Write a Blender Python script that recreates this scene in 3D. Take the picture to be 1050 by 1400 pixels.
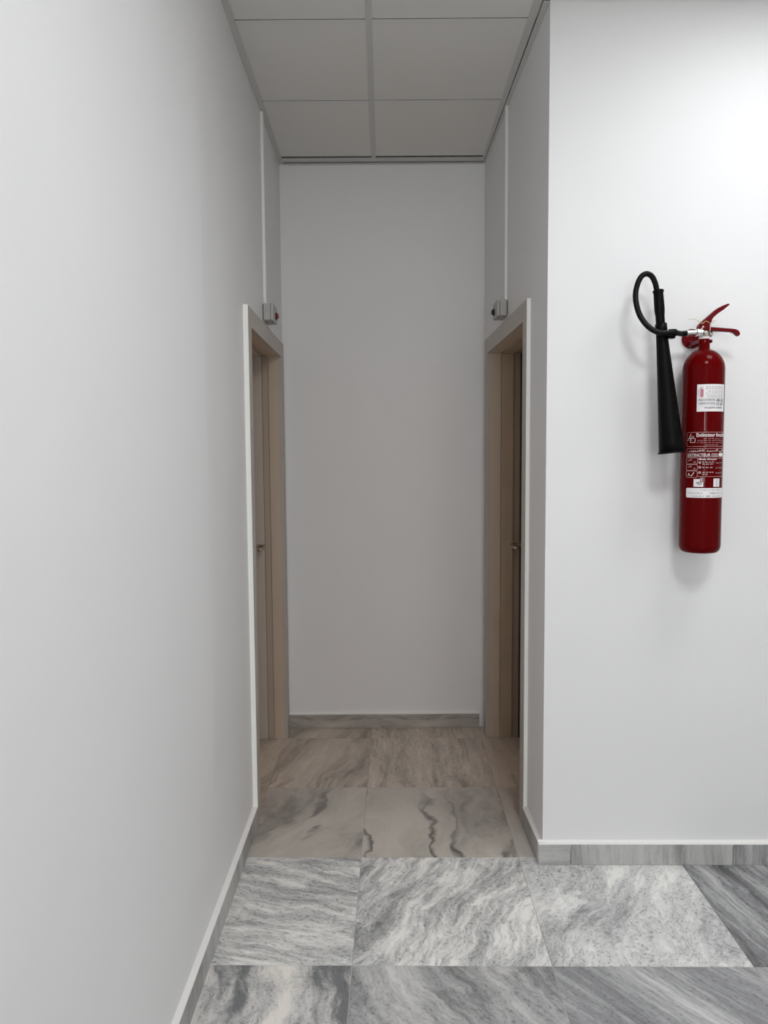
import bpy, bmesh, math, random
from mathutils import Vector, Matrix

for o in list(bpy.data.objects):
    bpy.data.objects.remove(o, do_unlink=True)
SC = bpy.context.scene
COL = SC.collection
R = math.radians

# ------------------------------------------------------------------ camera
F_PX = 1006.7
cam_d = bpy.data.cameras.new('camera')
cam_d.sensor_fit = 'VERTICAL'
cam_d.sensor_height = 24.0
cam_d.lens = F_PX / 1400.0 * 24.0
cam_d.clip_start = 0.02
cam = bpy.data.objects.new('camera', cam_d)
COL.objects.link(cam)
pitch, roll = -0.0735, 0.0069
ex, ey, ez = Vector((1, 0.001, 0)), Vector((-0.001, 1, 0)), Vector((0, 0, 1))
fwd = ey * math.cos(pitch) + ez * math.sin(pitch)
upv = -ey * math.sin(pitch) + ez * math.cos(pitch)
cr = ex * math.cos(roll) - upv * math.sin(roll)
cu = ex * math.sin(roll) + upv * math.cos(roll)
m = Matrix((cr, cu, -fwd)).transposed().to_4x4()
m.translation = Vector((0, 0, 1.5057))
cam.matrix_world = m
SC.camera = cam

# ------------------------------------------------------------------ world, exposure
w = bpy.data.worlds.new('world')
SC.world = w
w.use_nodes = True
w.node_tree.nodes['Background'].inputs[0].default_value = (0.5, 0.5, 0.5, 1)
w.node_tree.nodes['Background'].inputs[1].default_value = 0.02
vs = SC.view_settings
vs.view_transform = 'Standard'
vs.look = 'None'
vs.gamma = 1.0
vs.use_curve_mapping = False
vs.exposure = 0.0
try:
    SC.cycles.use_denoising = True
    SC.cycles.max_bounces = 14
    SC.cycles.diffuse_bounces = 10
except Exception:
    pass

# lamps of the room: square panel lights set in the suspended ceiling (x, y, watts); rear pair added to light the corridor
PANELS = [(1.455, 1.85, 10.5), (0.855, 0.65, 29.0), (0.255, -3.5, 9.0), (2.655, -3.5, 9.0)]
FILL_WATTS = 48.0     # added fill from the glowing window shape in the rear wall
PANEL_COL = (0.975, 0.985, 1.0)

# ------------------------------------------------------------------ dimensions
XL = -0.547            # left wall face
ZC = 3.062             # underside of the ceiling grid
YB = 4.03              # end wall face
YC0, YCS = 2.637, -0.0135   # facing wall: y = YC0 + YCS*(x - 0.577)
XRC, XRB = 0.5775, 0.5445   # right corridor wall at the corner and at the end wall
XE, YR = 4.2, -5.6     # right-hand and rear limits of the room
def yfw(x): return YC0 + YCS * (x - 0.577)
def xrw(y): return XRC + (XRB - XRC) * (y - YC0) / (YB - YC0)
RANG = math.atan2(XRC - XRB, YB - YC0)

# ------------------------------------------------------------------ materials
MATS = {}
def nmat(name):
    mt = bpy.data.materials.new(name)
    mt.use_nodes = True
    MATS[name] = mt
    return mt, mt.node_tree.nodes, mt.node_tree.links, mt.node_tree.nodes['Principled BSDF']

def simple(name, col, rough=0.5, metal=0.0, spec=0.5, bump=0.0, bscale=200.0, var=0.0, vscale=6.0, coat=0.0):
    mt, N, L, P = nmat(name)
    P.inputs['Base Color'].default_value = (*col, 1)
    P.inputs['Roughness'].default_value = rough
    P.inputs['Metallic'].default_value = metal
    P.inputs['Specular IOR Level'].default_value = spec
    if coat:
        P.inputs['Coat Weight'].default_value = coat
        P.inputs['Coat Roughness'].default_value = 0.08
    tc = N.new('ShaderNodeTexCoord')
    if bump:
        nz = N.new('ShaderNodeTexNoise'); nz.inputs['Scale'].default_value = bscale
        nz.inputs['Detail'].default_value = 4
        L.new(tc.outputs['Object'], nz.inputs['Vector'])
        b = N.new('ShaderNodeBump'); b.inputs['Strength'].default_value = bump
        b.inputs['Distance'].default_value = 0.002
        L.new(nz.outputs['Fac'], b.inputs['Height']); L.new(b.outputs['Normal'], P.inputs['Normal'])
    if var:
        nz2 = N.new('ShaderNodeTexNoise'); nz2.inputs['Scale'].default_value = vscale
        nz2.inputs['Detail'].default_value = 5
        L.new(tc.outputs['Object'], nz2.inputs['Vector'])
        rp = N.new('ShaderNodeValToRGB')
        rp.color_ramp.elements[0].position = 0.3; rp.color_ramp.elements[1].position = 0.7
        rp.color_ramp.elements[0].color = (*[c * (1 - var) for c in col], 1)
        rp.color_ramp.elements[1].color = (*[min(1, c * (1 + var)) for c in col], 1)
        L.new(nz2.outputs['Fac'], rp.inputs['Fac']); L.new(rp.outputs['Color'], P.inputs['Base Color'])
    return mt

def emit(name, col, strength):
    mt, N, L, P = nmat(name)
    P.inputs['Base Color'].default_value = (*col, 1)
    P.inputs['Emission Color'].default_value = (*col, 1)
    P.inputs['Emission Strength'].default_value = strength
    return mt

simple('wall_paint', (0.80, 0.80, 0.805), 0.50, spec=0.32, bump=0.05, bscale=120, var=0.010, vscale=2.5)
simple('ceiling_board', (0.72, 0.71, 0.68), 0.85, spec=0.2, bump=0.15, bscale=350)
simple('ceiling_metal', (0.56, 0.56, 0.54), 0.45, spec=0.4)
simple('ceiling_metal_pale', (0.68, 0.68, 0.66), 0.45, spec=0.4)
simple('plenum', (0.10, 0.10, 0.10), 0.9)
simple('grout', (0.50, 0.49, 0.47), 0.9, bump=0.2)
simple('skirting_cap', (0.86, 0.85, 0.83), 0.6, bump=0.2, bscale=60)
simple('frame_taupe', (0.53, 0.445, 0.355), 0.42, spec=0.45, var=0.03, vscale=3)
simple('frame_brown', (0.43, 0.345, 0.25), 0.42, spec=0.4, var=0.05, vscale=4)  # right door stop: recess shade put into the frame colour
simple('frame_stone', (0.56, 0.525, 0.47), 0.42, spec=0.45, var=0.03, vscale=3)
simple('frame_umber', (0.34, 0.28, 0.22), 0.45, spec=0.4, var=0.04, vscale=4)  # right door rebate: deeper recess shade put into the frame colour
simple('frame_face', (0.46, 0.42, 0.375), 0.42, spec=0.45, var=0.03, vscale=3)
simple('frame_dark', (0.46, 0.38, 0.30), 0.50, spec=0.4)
simple('frame_edge', (0.90, 0.90, 0.87), 0.55, bump=0.1, bscale=40)
simple('door_leaf', (0.42, 0.19, 0.055), 0.45, spec=0.4, var=0.12, vscale=9)
simple('rubber_seal', (0.03, 0.026, 0.022), 0.7)
simple('brushed_steel', (0.50, 0.47, 0.43), 0.30, metal=1.0)
simple('plastic_grey', (0.43, 0.425, 0.405), 0.5, spec=0.4)
simple('plastic_grey_line', (0.30, 0.30, 0.29), 0.6)
simple('plastic_white', (0.84, 0.84, 0.82), 0.45, spec=0.4)
simple('plastic_black', (0.012, 0.012, 0.012), 0.45)
simple('plastic_red_lens', (0.42, 0.05, 0.025), 0.35)
simple('red_lacquer', (0.102, 0.0006, 0.0012), 0.12, spec=0.07)
simple('red_handle', (0.125, 0.0015, 0.005), 0.28, spec=0.2)
simple('horn_black', (0.0022, 0.0022, 0.0026), 0.42, spec=0.10)
simple('hose_rubber', (0.003, 0.003, 0.0035), 0.42, spec=0.14)
simple('chrome', (0.78, 0.77, 0.75), 0.16, metal=1.0)
simple('nickel', (0.62, 0.58, 0.52), 0.28, metal=1.0)
simple('print_white', (0.80, 0.74, 0.74), 0.5)
simple('print_pale', (0.62, 0.46, 0.46), 0.5)
simple('label_white', (0.80, 0.78, 0.78), 0.45)
simple('print_dark', (0.035, 0.035, 0.06), 0.6)
simple('print_grey', (0.10, 0.10, 0.14), 0.6)
simple('print_blue', (0.07, 0.08, 0.35), 0.6)
simple('print_red', (0.50, 0.19, 0.24), 0.6)
simple('seal_yellow', (0.62, 0.52, 0.22), 0.5)
emit('panel_diffuser', PANEL_COL, 0.6)
emit('window_daylight', (0.95, 0.98, 1.0), 1.0)  # glow of the added window-shaped light

def marble(name, angle, light, mid, dark, scale=5.0, stretch=4.0, warp=0.25, contrast=(0.36, 0.52, 0.66),
           speck=0.5, vein=0.0, vein_col=(0.07, 0.065, 0.06), seed=0.0, streak=0.35, rough=0.30, axis='Z', grain=0.16):
    """Streaked grey marble; the grain runs along `angle` degrees in the tile's own plane."""
    mt, N, L, P = nmat(name)
    tc = N.new('ShaderNodeTexCoord')
    mp = N.new('ShaderNodeMapping'); mp.vector_type = 'POINT'
    mp.inputs['Location'].default_value = (seed * 3.17, seed * 1.93, seed * 0.71)
    L.new(tc.outputs['Object'], mp.inputs['Vector'])
    # soft wandering of the layers
    wn = N.new('ShaderNodeTexNoise'); wn.inputs['Scale'].default_value = 3.2; wn.inputs['Detail'].default_value = 4
    L.new(mp.outputs['Vector'], wn.inputs['Vector'])
    sub = N.new('ShaderNodeVectorMath'); sub.operation = 'SUBTRACT'; sub.inputs[1].default_value = (0.5, 0.5, 0.5)
    L.new(wn.outputs['Color'], sub.inputs[0])
    scl = N.new('ShaderNodeVectorMath'); scl.operation = 'SCALE'; scl.inputs['Scale'].default_value = warp
    L.new(sub.outputs['Vector'], scl.inputs[0])
    add = N.new('ShaderNodeVectorMath'); add.operation = 'ADD'
    L.new(mp.outputs['Vector'], add.inputs[0]); L.new(scl.outputs['Vector'], add.inputs[1])
    def lay(sc, st, det, rgh, off):
        m2 = N.new('ShaderNodeMapping'); m2.vector_type = 'POINT'
        rot = N.new('ShaderNodeMapping'); rot.vector_type = 'POINT'
        if axis == 'Z': rot.inputs['Rotation'].default_value = (0, 0, -R(angle))
        L.new(add.outputs['Vector'], rot.inputs['Vector'])
        m2.inputs['Scale'].default_value = (1, 1, 1.0 / st) if axis == 'V' else (1.0 / st, 1, 1)
        m2.inputs['Location'].default_value = (off, off * 0.7, off * 0.3)
        L.new(rot.outputs['Vector'], m2.inputs['Vector'])
        n = N.new('ShaderNodeTexNoise'); n.inputs['Scale'].default_value = sc
        n.inputs['Detail'].default_value = det; n.inputs['Roughness'].default_value = rgh
        L.new(m2.outputs['Vector'], n.inputs['Vector'])
        return n.outputs['Fac']
    a = lay(scale, stretch, 6, 0.62, 1.3)
    b = lay(scale * 4.5, stretch * 1.6, 5, 0.65, 4.1)
    mx = N.new('ShaderNodeMix'); mx.data_type = 'FLOAT'; mx.inputs['Factor'].default_value = streak
    L.new(a, mx.inputs['A']); L.new(b, mx.inputs['B'])
    gr = lay(scale * 14.0, stretch * 0.9, 3, 0.6, 9.4)
    mg = N.new('ShaderNodeMix'); mg.data_type = 'FLOAT'; mg.inputs['Factor'].default_value = grain
    L.new(mx.outputs['Result'], mg.inputs['A']); L.new(gr, mg.inputs['B'])
    mx = mg
    rp = N.new('ShaderNodeValToRGB'); e = rp.color_ramp.elements
    e[0].position = contrast[0]; e[0].color = (*light, 1)
    e[1].position = contrast[2]; e[1].color = (*dark, 1)
    k = e.new(contrast[1]); k.color = (*mid, 1)
    L.new(mx.outputs['Result'], rp.inputs['Fac'])
    col = rp.outputs['Color']
    def over(colsock, fac, c):
        q = N.new('ShaderNodeMix'); q.data_type = 'RGBA'
        L.new(fac, q.inputs['Factor']); L.new(colsock, q.inputs['A']); q.inputs['B'].default_value = (*c, 1)
        return q.outputs['Result']
    if speck:
        sn = lay(120.0, 1.5, 3, 0.6, 7.7)
        r1 = N.new('ShaderNodeValToRGB'); r1.color_ramp.elements[0].position = 0.54; r1.color_ramp.elements[1].position = 0.66
        L.new(sn, r1.inputs['Fac'])
        r2 = N.new('ShaderNodeValToRGB'); r2.color_ramp.elements[0].position = contrast[0]; r2.color_ramp.elements[1].position = contrast[1]
        L.new(mx.outputs['Result'], r2.inputs['Fac'])
        ml = N.new('ShaderNodeMath'); ml.operation = 'MULTIPLY'; L.new(r1.outputs['Color'], ml.inputs[0]); L.new(r2.outputs['Color'], ml.inputs[1])
        m3 = N.new('ShaderNodeMath'); m3.operation = 'MULTIPLY'; L.new(ml.outputs['Value'], m3.inputs[0]); m3.inputs[1].default_value = speck
        col = over(col, m3.outputs['Value'], tuple(c * 0.45 for c in dark))
    if vein:
        v = lay(scale * 1.1, stretch * 2.6, 3, 0.5, 11.0)
        d = N.new('ShaderNodeMath'); d.operation = 'SUBTRACT'; L.new(v, d.inputs[0]); d.inputs[1].default_value = 0.5
        ab = N.new('ShaderNodeMath'); ab.operation = 'ABSOLUTE'; L.new(d.outputs['Value'], ab.inputs[0])
        r3 = N.new('ShaderNodeValToRGB'); r3.color_ramp.elements[0].position = 0.0; r3.color_ramp.elements[0].color = (1, 1, 1, 1)
        r3.color_ramp.elements[1].position = 0.035; r3.color_ramp.elements[1].color = (0, 0, 0, 1)
        L.new(ab.outputs['Value'], r3.inputs['Fac'])
        br = lay(3.0, 1.5, 2, 0.5, 17.0)
        r4 = N.new('ShaderNodeValToRGB'); r4.color_ramp.elements[0].position = 0.45; r4.color_ramp.elements[1].position = 0.62
        L.new(br, r4.inputs['Fac'])
        m5 = N.new('ShaderNodeMath'); m5.operation = 'MULTIPLY'; L.new(r3.outputs['Color'], m5.inputs[0]); L.new(r4.outputs['Color'], m5.inputs[1])
        m6 = N.new('ShaderNodeMath'); m6.operation = 'MULTIPLY'; L.new(m5.outputs['Value'], m6.inputs[0]); m6.inputs[1].default_value = vein
        col = over(col, m6.outputs['Value'], vein_col)
    L.new(col, P.inputs['Base Color'])
    P.inputs['Roughness'].default_value = rough
    P.inputs['Specular IOR Level'].default_value = 0.4
    return mt

# ------------------------------------------------------------------ helpers
def obj(name, bm, mat, parent=None, loc=None, rot=None, smooth=False, bevel=0.0, bseg=2):
    me = bpy.data.meshes.new(name)
    bmesh.ops.recalc_face_normals(bm, faces=bm.faces)
    bm.to_mesh(me); bm.free()
    if smooth:
        for p in me.polygons: p.use_smooth = True
    me.materials.append(MATS[mat])
    o = bpy.data.objects.new(name, me)
    COL.objects.link(o)
    if parent is not None: o.parent = parent
    if loc is not None: o.location = loc
    if rot is not None: o.rotation_euler = rot
    if bevel:
        md = o.modifiers.new('bevel', 'BEVEL'); md.width = bevel; md.segments = bseg
        md.limit_method = 'ANGLE'; md.angle_limit = R(40)
    return o

def empty(name, loc=(0, 0, 0), rot=(0, 0, 0), parent=None):
    o = bpy.data.objects.new(name, None); o.empty_display_size = 0.05
    COL.objects.link(o); o.location = loc; o.rotation_euler = rot
    if parent is not None: o.parent = parent
    return o

def tag(o, label, cat=None, group=None, kind=None):
    o['label'] = label
    if cat: o['category'] = cat
    if group: o['group'] = group
    if kind: o['kind'] = kind
    return o

def add_box(bm, x0, x1, y0, y1, z0, z1):
    v = [bm.verts.new(p) for p in ((x0, y0, z0), (x1, y0, z0), (x1, y1, z0), (x0, y1, z0),
                                   (x0, y0, z1), (x1, y0, z1), (x1, y1, z1), (x0, y1, z1))]
    for f in ((0, 3, 2, 1), (4, 5, 6, 7), (0, 1, 5, 4), (1, 2, 6, 5), (2, 3, 7, 6), (3, 0, 4, 7)):
        bm.faces.new([v[i] for i in f])
    return v

def box(name, x0, x1, y0, y1, z0, z1, mat, parent=None, bevel=0.0, origin=None):
    """box in world coordinates, with its own origin at its centre (parents here sit at identity unless noted)"""
    c = origin or ((x0 + x1) / 2, (y0 + y1) / 2, (z0 + z1) / 2)
    bm = bmesh.new()
    add_box(bm, x0 - c[0], x1 - c[0], y0 - c[1], y1 - c[1], z0 - c[2], z1 - c[2])
    return obj(name, bm, mat, parent, c, bevel=bevel)

def add_prism(bm, poly, h0, h1, axis='y'):
    """poly in (a, b); extruded along axis. axis y: (a->x, b->z); axis z: (a->x, b->y); axis x: (a->y, b->z)"""
    def P(a, b, h):
        return {'y': (a, h, b), 'z': (a, b, h), 'x': (h, a, b)}[axis]
    lo = [bm.verts.new(P(a, b, h0)) for a, b in poly]
    hi = [bm.verts.new(P(a, b, h1)) for a, b in poly]
    n = len(poly)
    bm.faces.new(lo); bm.faces.new(hi[::-1])
    for i in range(n):
        bm.faces.new((lo[i], hi[i], hi[(i + 1) % n], lo[(i + 1) % n]))

def add_lathe(bm, prof, seg=48, axis=Vector((0, 0, 1)), org=Vector((0, 0, 0)), caps=True):
    axis = Vector(axis).normalized(); org = Vector(org)
    t = Vector((1, 0, 0)) if abs(axis.x) < 0.9 else Vector((0, 1, 0))
    u = (t - axis * t.dot(axis)).normalized(); v = axis.cross(u)
    rings = []
    for r, h in prof:
        if r < 1e-6: rings.append([bm.verts.new(org + axis * h)])
        else: rings.append([bm.verts.new(org + axis * h + (u * math.cos(2 * math.pi * i / seg) + v * math.sin(2 * math.pi * i / seg)) * r) for i in range(seg)])
    for a, b in zip(rings, rings[1:]):
        for i in range(seg):
            j = (i + 1) % seg
            if len(a) == 1 and len(b) == 1: continue
            if len(a) == 1: bm.faces.new((a[0], b[i], b[j]))
            elif len(b) == 1: bm.faces.new((a[i], b[0], a[j]))
            else: bm.faces.new((a[i], b[i], b[j], a[j]))
    if caps:
        if len(rings[0]) > 1: bm.faces.new(rings[0])
        if len(rings[-1]) > 1: bm.faces.new(rings[-1][::-1])

def catmull(pts, n=8):
    P = [Vector(p) for p in pts]; P = [P[0] * 2 - P[1]] + P + [P[-1] * 2 - P[-2]]
    out = []
    for i in range(1, len(P) - 2):
        for k in range(n):
            t = k / n
            out.append(0.5 * ((2 * P[i]) + (P[i + 1] - P[i - 1]) * t + (2 * P[i - 1] - 5 * P[i] + 4 * P[i + 1] - P[i + 2]) * t * t + (-P[i - 1] + 3 * P[i] - 3 * P[i + 1] + P[i + 2]) * t ** 3))
    out.append(P[-2]); return out

def add_tube(bm, pts, r, seg=14):
    pts = [Vector(p) for p in pts]; rings = []
    up = Vector((0, 1, 0.13)).normalized()
    for i, p in enumerate(pts):
        d = (pts[min(i + 1, len(pts) - 1)] - pts[max(i - 1, 0)]).normalized()
        u = (up - d * up.dot(d)).normalized(); v = d.cross(u); up = u
        rr = r[i] if isinstance(r, (list, tuple)) else r
        rings.append([bm.verts.new(p + (u * math.cos(2 * math.pi * k / seg) + v * math.sin(2 * math.pi * k / seg)) * rr) for k in range(seg)])
    for a, b in zip(rings, rings[1:]):
        for k in range(seg): bm.faces.new((a[k], b[k], b[(k + 1) % seg], a[(k + 1) % seg]))
    bm.faces.new(rings[0]); bm.faces.new(rings[-1][::-1])

# ================================================================== STRUCTURE
# ---- walls -------------------------------------------------------
def wall_grid(name, mat, org, du, us, zs, hole=None, thick=0.16, nrm=None, disp=None):
    """vertical wall slab: face points org + du*u + z; hole = (u0,u1,ztop); thickness goes away along nrm"""
    bm = bmesh.new(); org = Vector(org); du = Vector(du).normalized(); nrm = Vector(nrm).normalized()
    V = {}
    def pt(i, j):
        if (i, j) not in V:
            d = disp(us[i], zs[j]) if disp else 0.0
            V[i, j] = bm.verts.new(org + du * us[i] + Vector((0, 0, zs[j])) + nrm * d)
        return V[i, j]
    for i in range(len(us) - 1):
        for j in range(len(zs) - 1):
            um, zm = (us[i] + us[i + 1]) / 2, (zs[j] + zs[j + 1]) / 2
            if hole and hole[0] < um < hole[1] and zm < hole[2]: continue
            bm.faces.new((pt(i, j), pt(i + 1, j), pt(i + 1, j + 1), pt(i, j + 1)))
    faces = list(bm.faces)
    ret = bmesh.ops.extrude_face_region(bm, geom=faces)
    for v in [g for g in ret['geom'] if isinstance(g, bmesh.types.BMVert)]: v.co -= nrm * thick
    o = obj(name, bm, mat)
    return o

def ladder(a, b, step, extra=()):
    n = max(1, round((b - a) / step)); s = sorted(set([round(a + (b - a) * i / n, 4) for i in range(n + 1)] + [round(e, 4) for e in extra]))
    return s

# door openings (structural hole in the wall)
DL = dict(y0=3.000, y1=3.862, zt=2.030)     # clear opening, left door
DR = dict(y0=2.985, y1=3.862, zt=2.042)     # right door
def bulge(y, z):
    # uneven hand plastering: the coat swells towards an upright ridge and falls back beyond it, fading near the floor
    if y < 1.2: a = 0.0
    elif y < 2.23: a = 0.012 * ((y - 1.2) / 1.03) ** 2
    elif y < 2.40: a = 0.012 - 0.0065 * (y - 2.23) / 0.17
    else: a = max(0.0, 0.0055 * (1 - (y - 2.40) / 0.49))
    return a * min(1.0, max(0.0, (z - 0.14) / 0.5)) * min(1.0, max(0.15, (2.95 - z) / 0.5))
wl = wall_grid('wall_left', 'wall_paint', (XL, 0, 0), (0, 1, 0),
               ladder(YR, 1.2, 0.5) + ladder(1.25, 2.19, 0.05) + [2.23, 2.40, 2.5, 2.7, 2.89, DL['y0'] - 0.02, 3.3, 3.6, DL['y1'] + 0.02, YB],
               ladder(0, DL['zt'] + 0.02, 0.2) + [2.25, 2.45, 2.65, 2.85, ZC + 0.3],
               hole=(DL['y0'] - 0.02, DL['y1'] + 0.02, DL['zt'] + 0.02), nrm=(1, 0, 0), thick=0.2,
               disp=bulge)
for p in wl.data.polygons: p.use_smooth = False
tag(wl, 'long white painted wall on the left with slightly uneven plaster', kind='structure')
we = wall_grid('wall_end', 'wall_paint', (XL - 0.2, YB, 0), (1, 0, 0), [0, XRB - XL + 0.6], [0, ZC + 0.3], nrm=(0, -1, 0))
tag(we, 'white end wall closing the narrow corridor', kind='structure')
rl = math.hypot(XRC - XRB, YB - YC0)
rdir = Vector((XRB - XRC, YB - YC0, 0)).normalized()
rnrm = Vector((-rdir.y, rdir.x, 0))
def yu(y): return (y - YC0) / rdir.y
wr = wall_grid('wall_right', 'wall_paint', (XRC, YC0, 0), rdir, [0, yu(DR['y0'] - 0.02), yu(DR['y1'] + 0.02), rl],
               [0, DR['zt'] + 0.02, ZC + 0.3], hole=(yu(DR['y0'] - 0.02), yu(DR['y1'] + 0.02), DR['zt'] + 0.02), nrm=rnrm, thick=0.2)
tag(wr, 'short white corridor side wall around the right-hand door', kind='structure')
wf = wall_grid('wall_front', 'wall_paint', (XRC, YC0, 0), (1, YCS, 0), ladder(0, XE - XRC, 0.6), ladder(0, ZC + 0.3, 0.5), nrm=(YCS, -1, 0), thick=0.2)
tag(wf, 'bright white wall on the right that carries the fire extinguisher', kind='structure')
wx = wall_grid('wall_east', 'wall_paint', (XE, YR, 0), (0, 1, 0), [0, 8.25], [0, ZC + 0.3], nrm=(-1, 0, 0))
tag(wx, 'white wall at the far right of the room', kind='structure')
wb = wall_grid('wall_rear', 'wall_paint', (XL - 0.2, YR, 0), (1, 0, 0), [0, XE - XL + 0.4], [0, ZC + 0.3], nrm=(0, 1, 0))
tag(wb, 'white wall behind the viewpoint', kind='structure')

# ---- floor: marble slabs over a grout bed -------------------------
bm = bmesh.new(); add_box(bm, XL - 0.2, XE + 0.1, YR - 0.1, YB + 0.1, -0.10, -0.0016)
floor = obj('floor', bm, 'grout')
tag(floor, 'floor of large grey veined marble tiles', kind='structure')
W1, G1, D1 = (0.72, 0.70, 0.67), (0.33, 0.33, 0.33), (0.135, 0.137, 0.142)
# name: (angle, light, mid, dark, scale, stretch, warp, contrast, speck, vein, seed, streak)
marble('marble_bold', 97, (0.88, 0.84, 0.78), (0.62, 0.61, 0.595), (0.20, 0.205, 0.21), 5.5, 3.4, 0.20, (0.43, 0.50, 0.58), 0.5, 0.0, seed=1.3, streak=0.12, grain=0.06)
marble('marble_slate', 118, (0.70, 0.69, 0.68), (0.42, 0.42, 0.42), (0.125, 0.127, 0.132), 6.0, 5.0, 0.16, (0.38, 0.50, 0.64), 0.5, 0.5, seed=2.1, streak=0.35)
marble('marble_banded', 129, (0.64, 0.64, 0.64), (0.325, 0.327, 0.335), (0.15, 0.152, 0.157), 7.0, 9.0, 0.06, (0.37, 0.50, 0.63), 0.4, 0.0, seed=3.4, streak=0.40)
marble('marble_silver', 116, (0.58, 0.58, 0.575), (0.42, 0.42, 0.42), (0.20, 0.20, 0.205), 7.0, 8.0, 0.08, (0.37, 0.50, 0.65), 0.3, 0.0, seed=4.2, streak=0.35)
marble('marble_flowing', 161, (0.92, 0.90, 0.86), (0.58, 0.58, 0.57), (0.20, 0.20, 0.205), 8.0, 5.0, 0.14, (0.40, 0.50, 0.63), 0.6, 0.0, seed=5.5, streak=0.45)
marble('marble_snow', 63, (0.94, 0.92, 0.88), (0.62, 0.62, 0.61), (0.20, 0.20, 0.205), 6.0, 4.5, 0.16, (0.42, 0.50, 0.61), 0.6, 0.0, seed=6.6, streak=0.42)
marble('marble_cloud', 62, (0.92, 0.91, 0.88), (0.64, 0.64, 0.635), (0.26, 0.26, 0.265), 4.5, 3.0, 0.22, (0.41, 0.51, 0.62), 0.6, 0.0, seed=7.1, streak=0.40)
marble('marble_storm', 103, (0.56, 0.56, 0.56), (0.27, 0.272, 0.278), (0.09, 0.091, 0.095), 9.0, 8.0, 0.08, (0.37, 0.50, 0.62), 0.5, 0.0, seed=8.9, streak=0.45)
marble('marble_taupe', 66, (0.60, 0.555, 0.50), (0.50, 0.462, 0.416), (0.24, 0.22, 0.20), 4.0, 3.5, 0.28, (0.42, 0.54, 0.66), 0.0, 0.9, seed=9.3, streak=0.20, grain=0.04)
marble('marble_taupe_vein', 88, (0.61, 0.565, 0.51), (0.51, 0.472, 0.426), (0.25, 0.23, 0.21), 4.0, 3.0, 0.26, (0.43, 0.54, 0.67), 0.0, 0.9, seed=15.6, streak=0.20, grain=0.04)
marble('marble_brown', 74, (0.72, 0.635, 0.545), (0.56, 0.492, 0.42), (0.27, 0.235, 0.20), 7.0, 6.0, 0.14, (0.38, 0.50, 0.64), 0.1, 0.6, seed=11.2, streak=0.30, grain=0.08)
marble('marble_brown_stripe', 93, (0.74, 0.655, 0.565), (0.58, 0.512, 0.44), (0.27, 0.235, 0.20), 11.0, 6.0, 0.10, (0.38, 0.50, 0.63), 0.5, 0.3, seed=12.7, streak=0.35, grain=0.10)
marble('marble_beige', 98, (0.70, 0.63, 0.55), (0.60, 0.535, 0.46), (0.28, 0.24, 0.205), 5.0, 5.0, 0.16, (0.42, 0.54, 0.68), 0.4, 0.5, seed=13.4, streak=0.2, grain=0.08)
marble('marble_taupe_plain', 98, (0.62, 0.575, 0.52), (0.53, 0.49, 0.44), (0.29, 0.265, 0.235), 5.0, 5.0, 0.14, (0.42, 0.54, 0.68), 0.0, 0.3, seed=14.4, streak=0.2, grain=0.05)
POOL = ['marble_slate', 'marble_cloud', 'marble_silver', 'marble_snow', 'marble_banded', 'marble_flowing', 'marble_storm', 'marble_bold']
TILE_MAT = {(0, -2): 'marble_bold', (1, -2): 'marble_slate', (2, -2): 'marble_banded', (3, -2): 'marble_silver',
            (0, -1): 'marble_flowing', (1, -1): 'marble_snow', (2, -1): 'marble_cloud', (3, -1): 'marble_storm',
            (0, 0): 'marble_taupe', (1, 0): 'marble_taupe_vein', (2, 0): 'marble_taupe_plain',
            (0, 1): 'marble_brown', (1, 1): 'marble_brown_stripe', (2, 1): 'marble_beige',
            (0, 2): 'marble_brown', (1, 2): 'marble_brown_stripe', (2, 2): 'marble_brown'}
S, FX0, FY0, FA = 0.5936, -0.0977, 2.680, -0.0146
GAP = 0.0011
def clip_poly(poly, n, d):      # keep points with n.p <= d
    out = []
    for i in range(len(poly)):
        a, b = poly[i], poly[(i + 1) % len(poly)]
        da, db = n[0] * a[0] + n[1] * a[1] - d, n[0] * b[0] + n[1] * b[1] - d
        if da <= 0: out.append(a)
        if (da < 0 < db) or (db < 0 < da):
            t = da / (da - db); out.append((a[0] + (b[0] - a[0]) * t, a[1] + (b[1] - a[1]) * t))
    return out
rnd = random.Random(5)
JN = -5      # nearest row laid tile by tile; the floor behind the viewpoint is one slab
for j in range(JN, 3):
    for i in range(0, 8):
        if j >= 0 and i > 2: continue
        u0 = i - 1; c = [(u0 * S, j * S), ((u0 + 1) * S, j * S), ((u0 + 1) * S, (j + 1) * S), (u0 * S, (j + 1) * S)]
        cc = ((u0 + 0.5) * S, (j + 0.5) * S)
        q = [(a + (GAP if a < cc[0] else -GAP), b + (GAP if b < cc[1] else -GAP)) for a, b in c]
        q = [(FX0 + a - FA * b, FY0 + b + FA * a) for a, b in q]
        # the left wall, the end wall and the room's other sides cut the slabs
        q = clip_poly(q, (-1, 0), -(XL + 0.001))
        if j >= 0:
            q = clip_poly(q, (0, 1), YB - 0.002) if q else q
            # into the right door recess
            q = clip_poly(q, (1, 0), 0.735) if q else q
        else:
            q = clip_poly(q, (1, 0), XE - 0.002) if q else q
            q = clip_poly(q, (0, -1), -(YR + 0.002)) if q else q
        if len(q) < 3: continue
        cx = sum(p[0] for p in q) / len(q); cy = sum(p[1] for p in q) / len(q)
        dz = rnd.uniform(-0.0004, 0.0004) if j < 0 else 0
        bm = bmesh.new(); add_prism(bm, [(a - cx, b - cy) for a, b in q], -0.012, 0.0, 'z')
        o = obj('floor_tile', bm, TILE_MAT.get((i, j), POOL[(i * 3 + j * 5) % len(POOL)]), floor, (cx, cy, dz), bevel=0.0008, bseg=1)
yj = FY0 + JN * S
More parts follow.
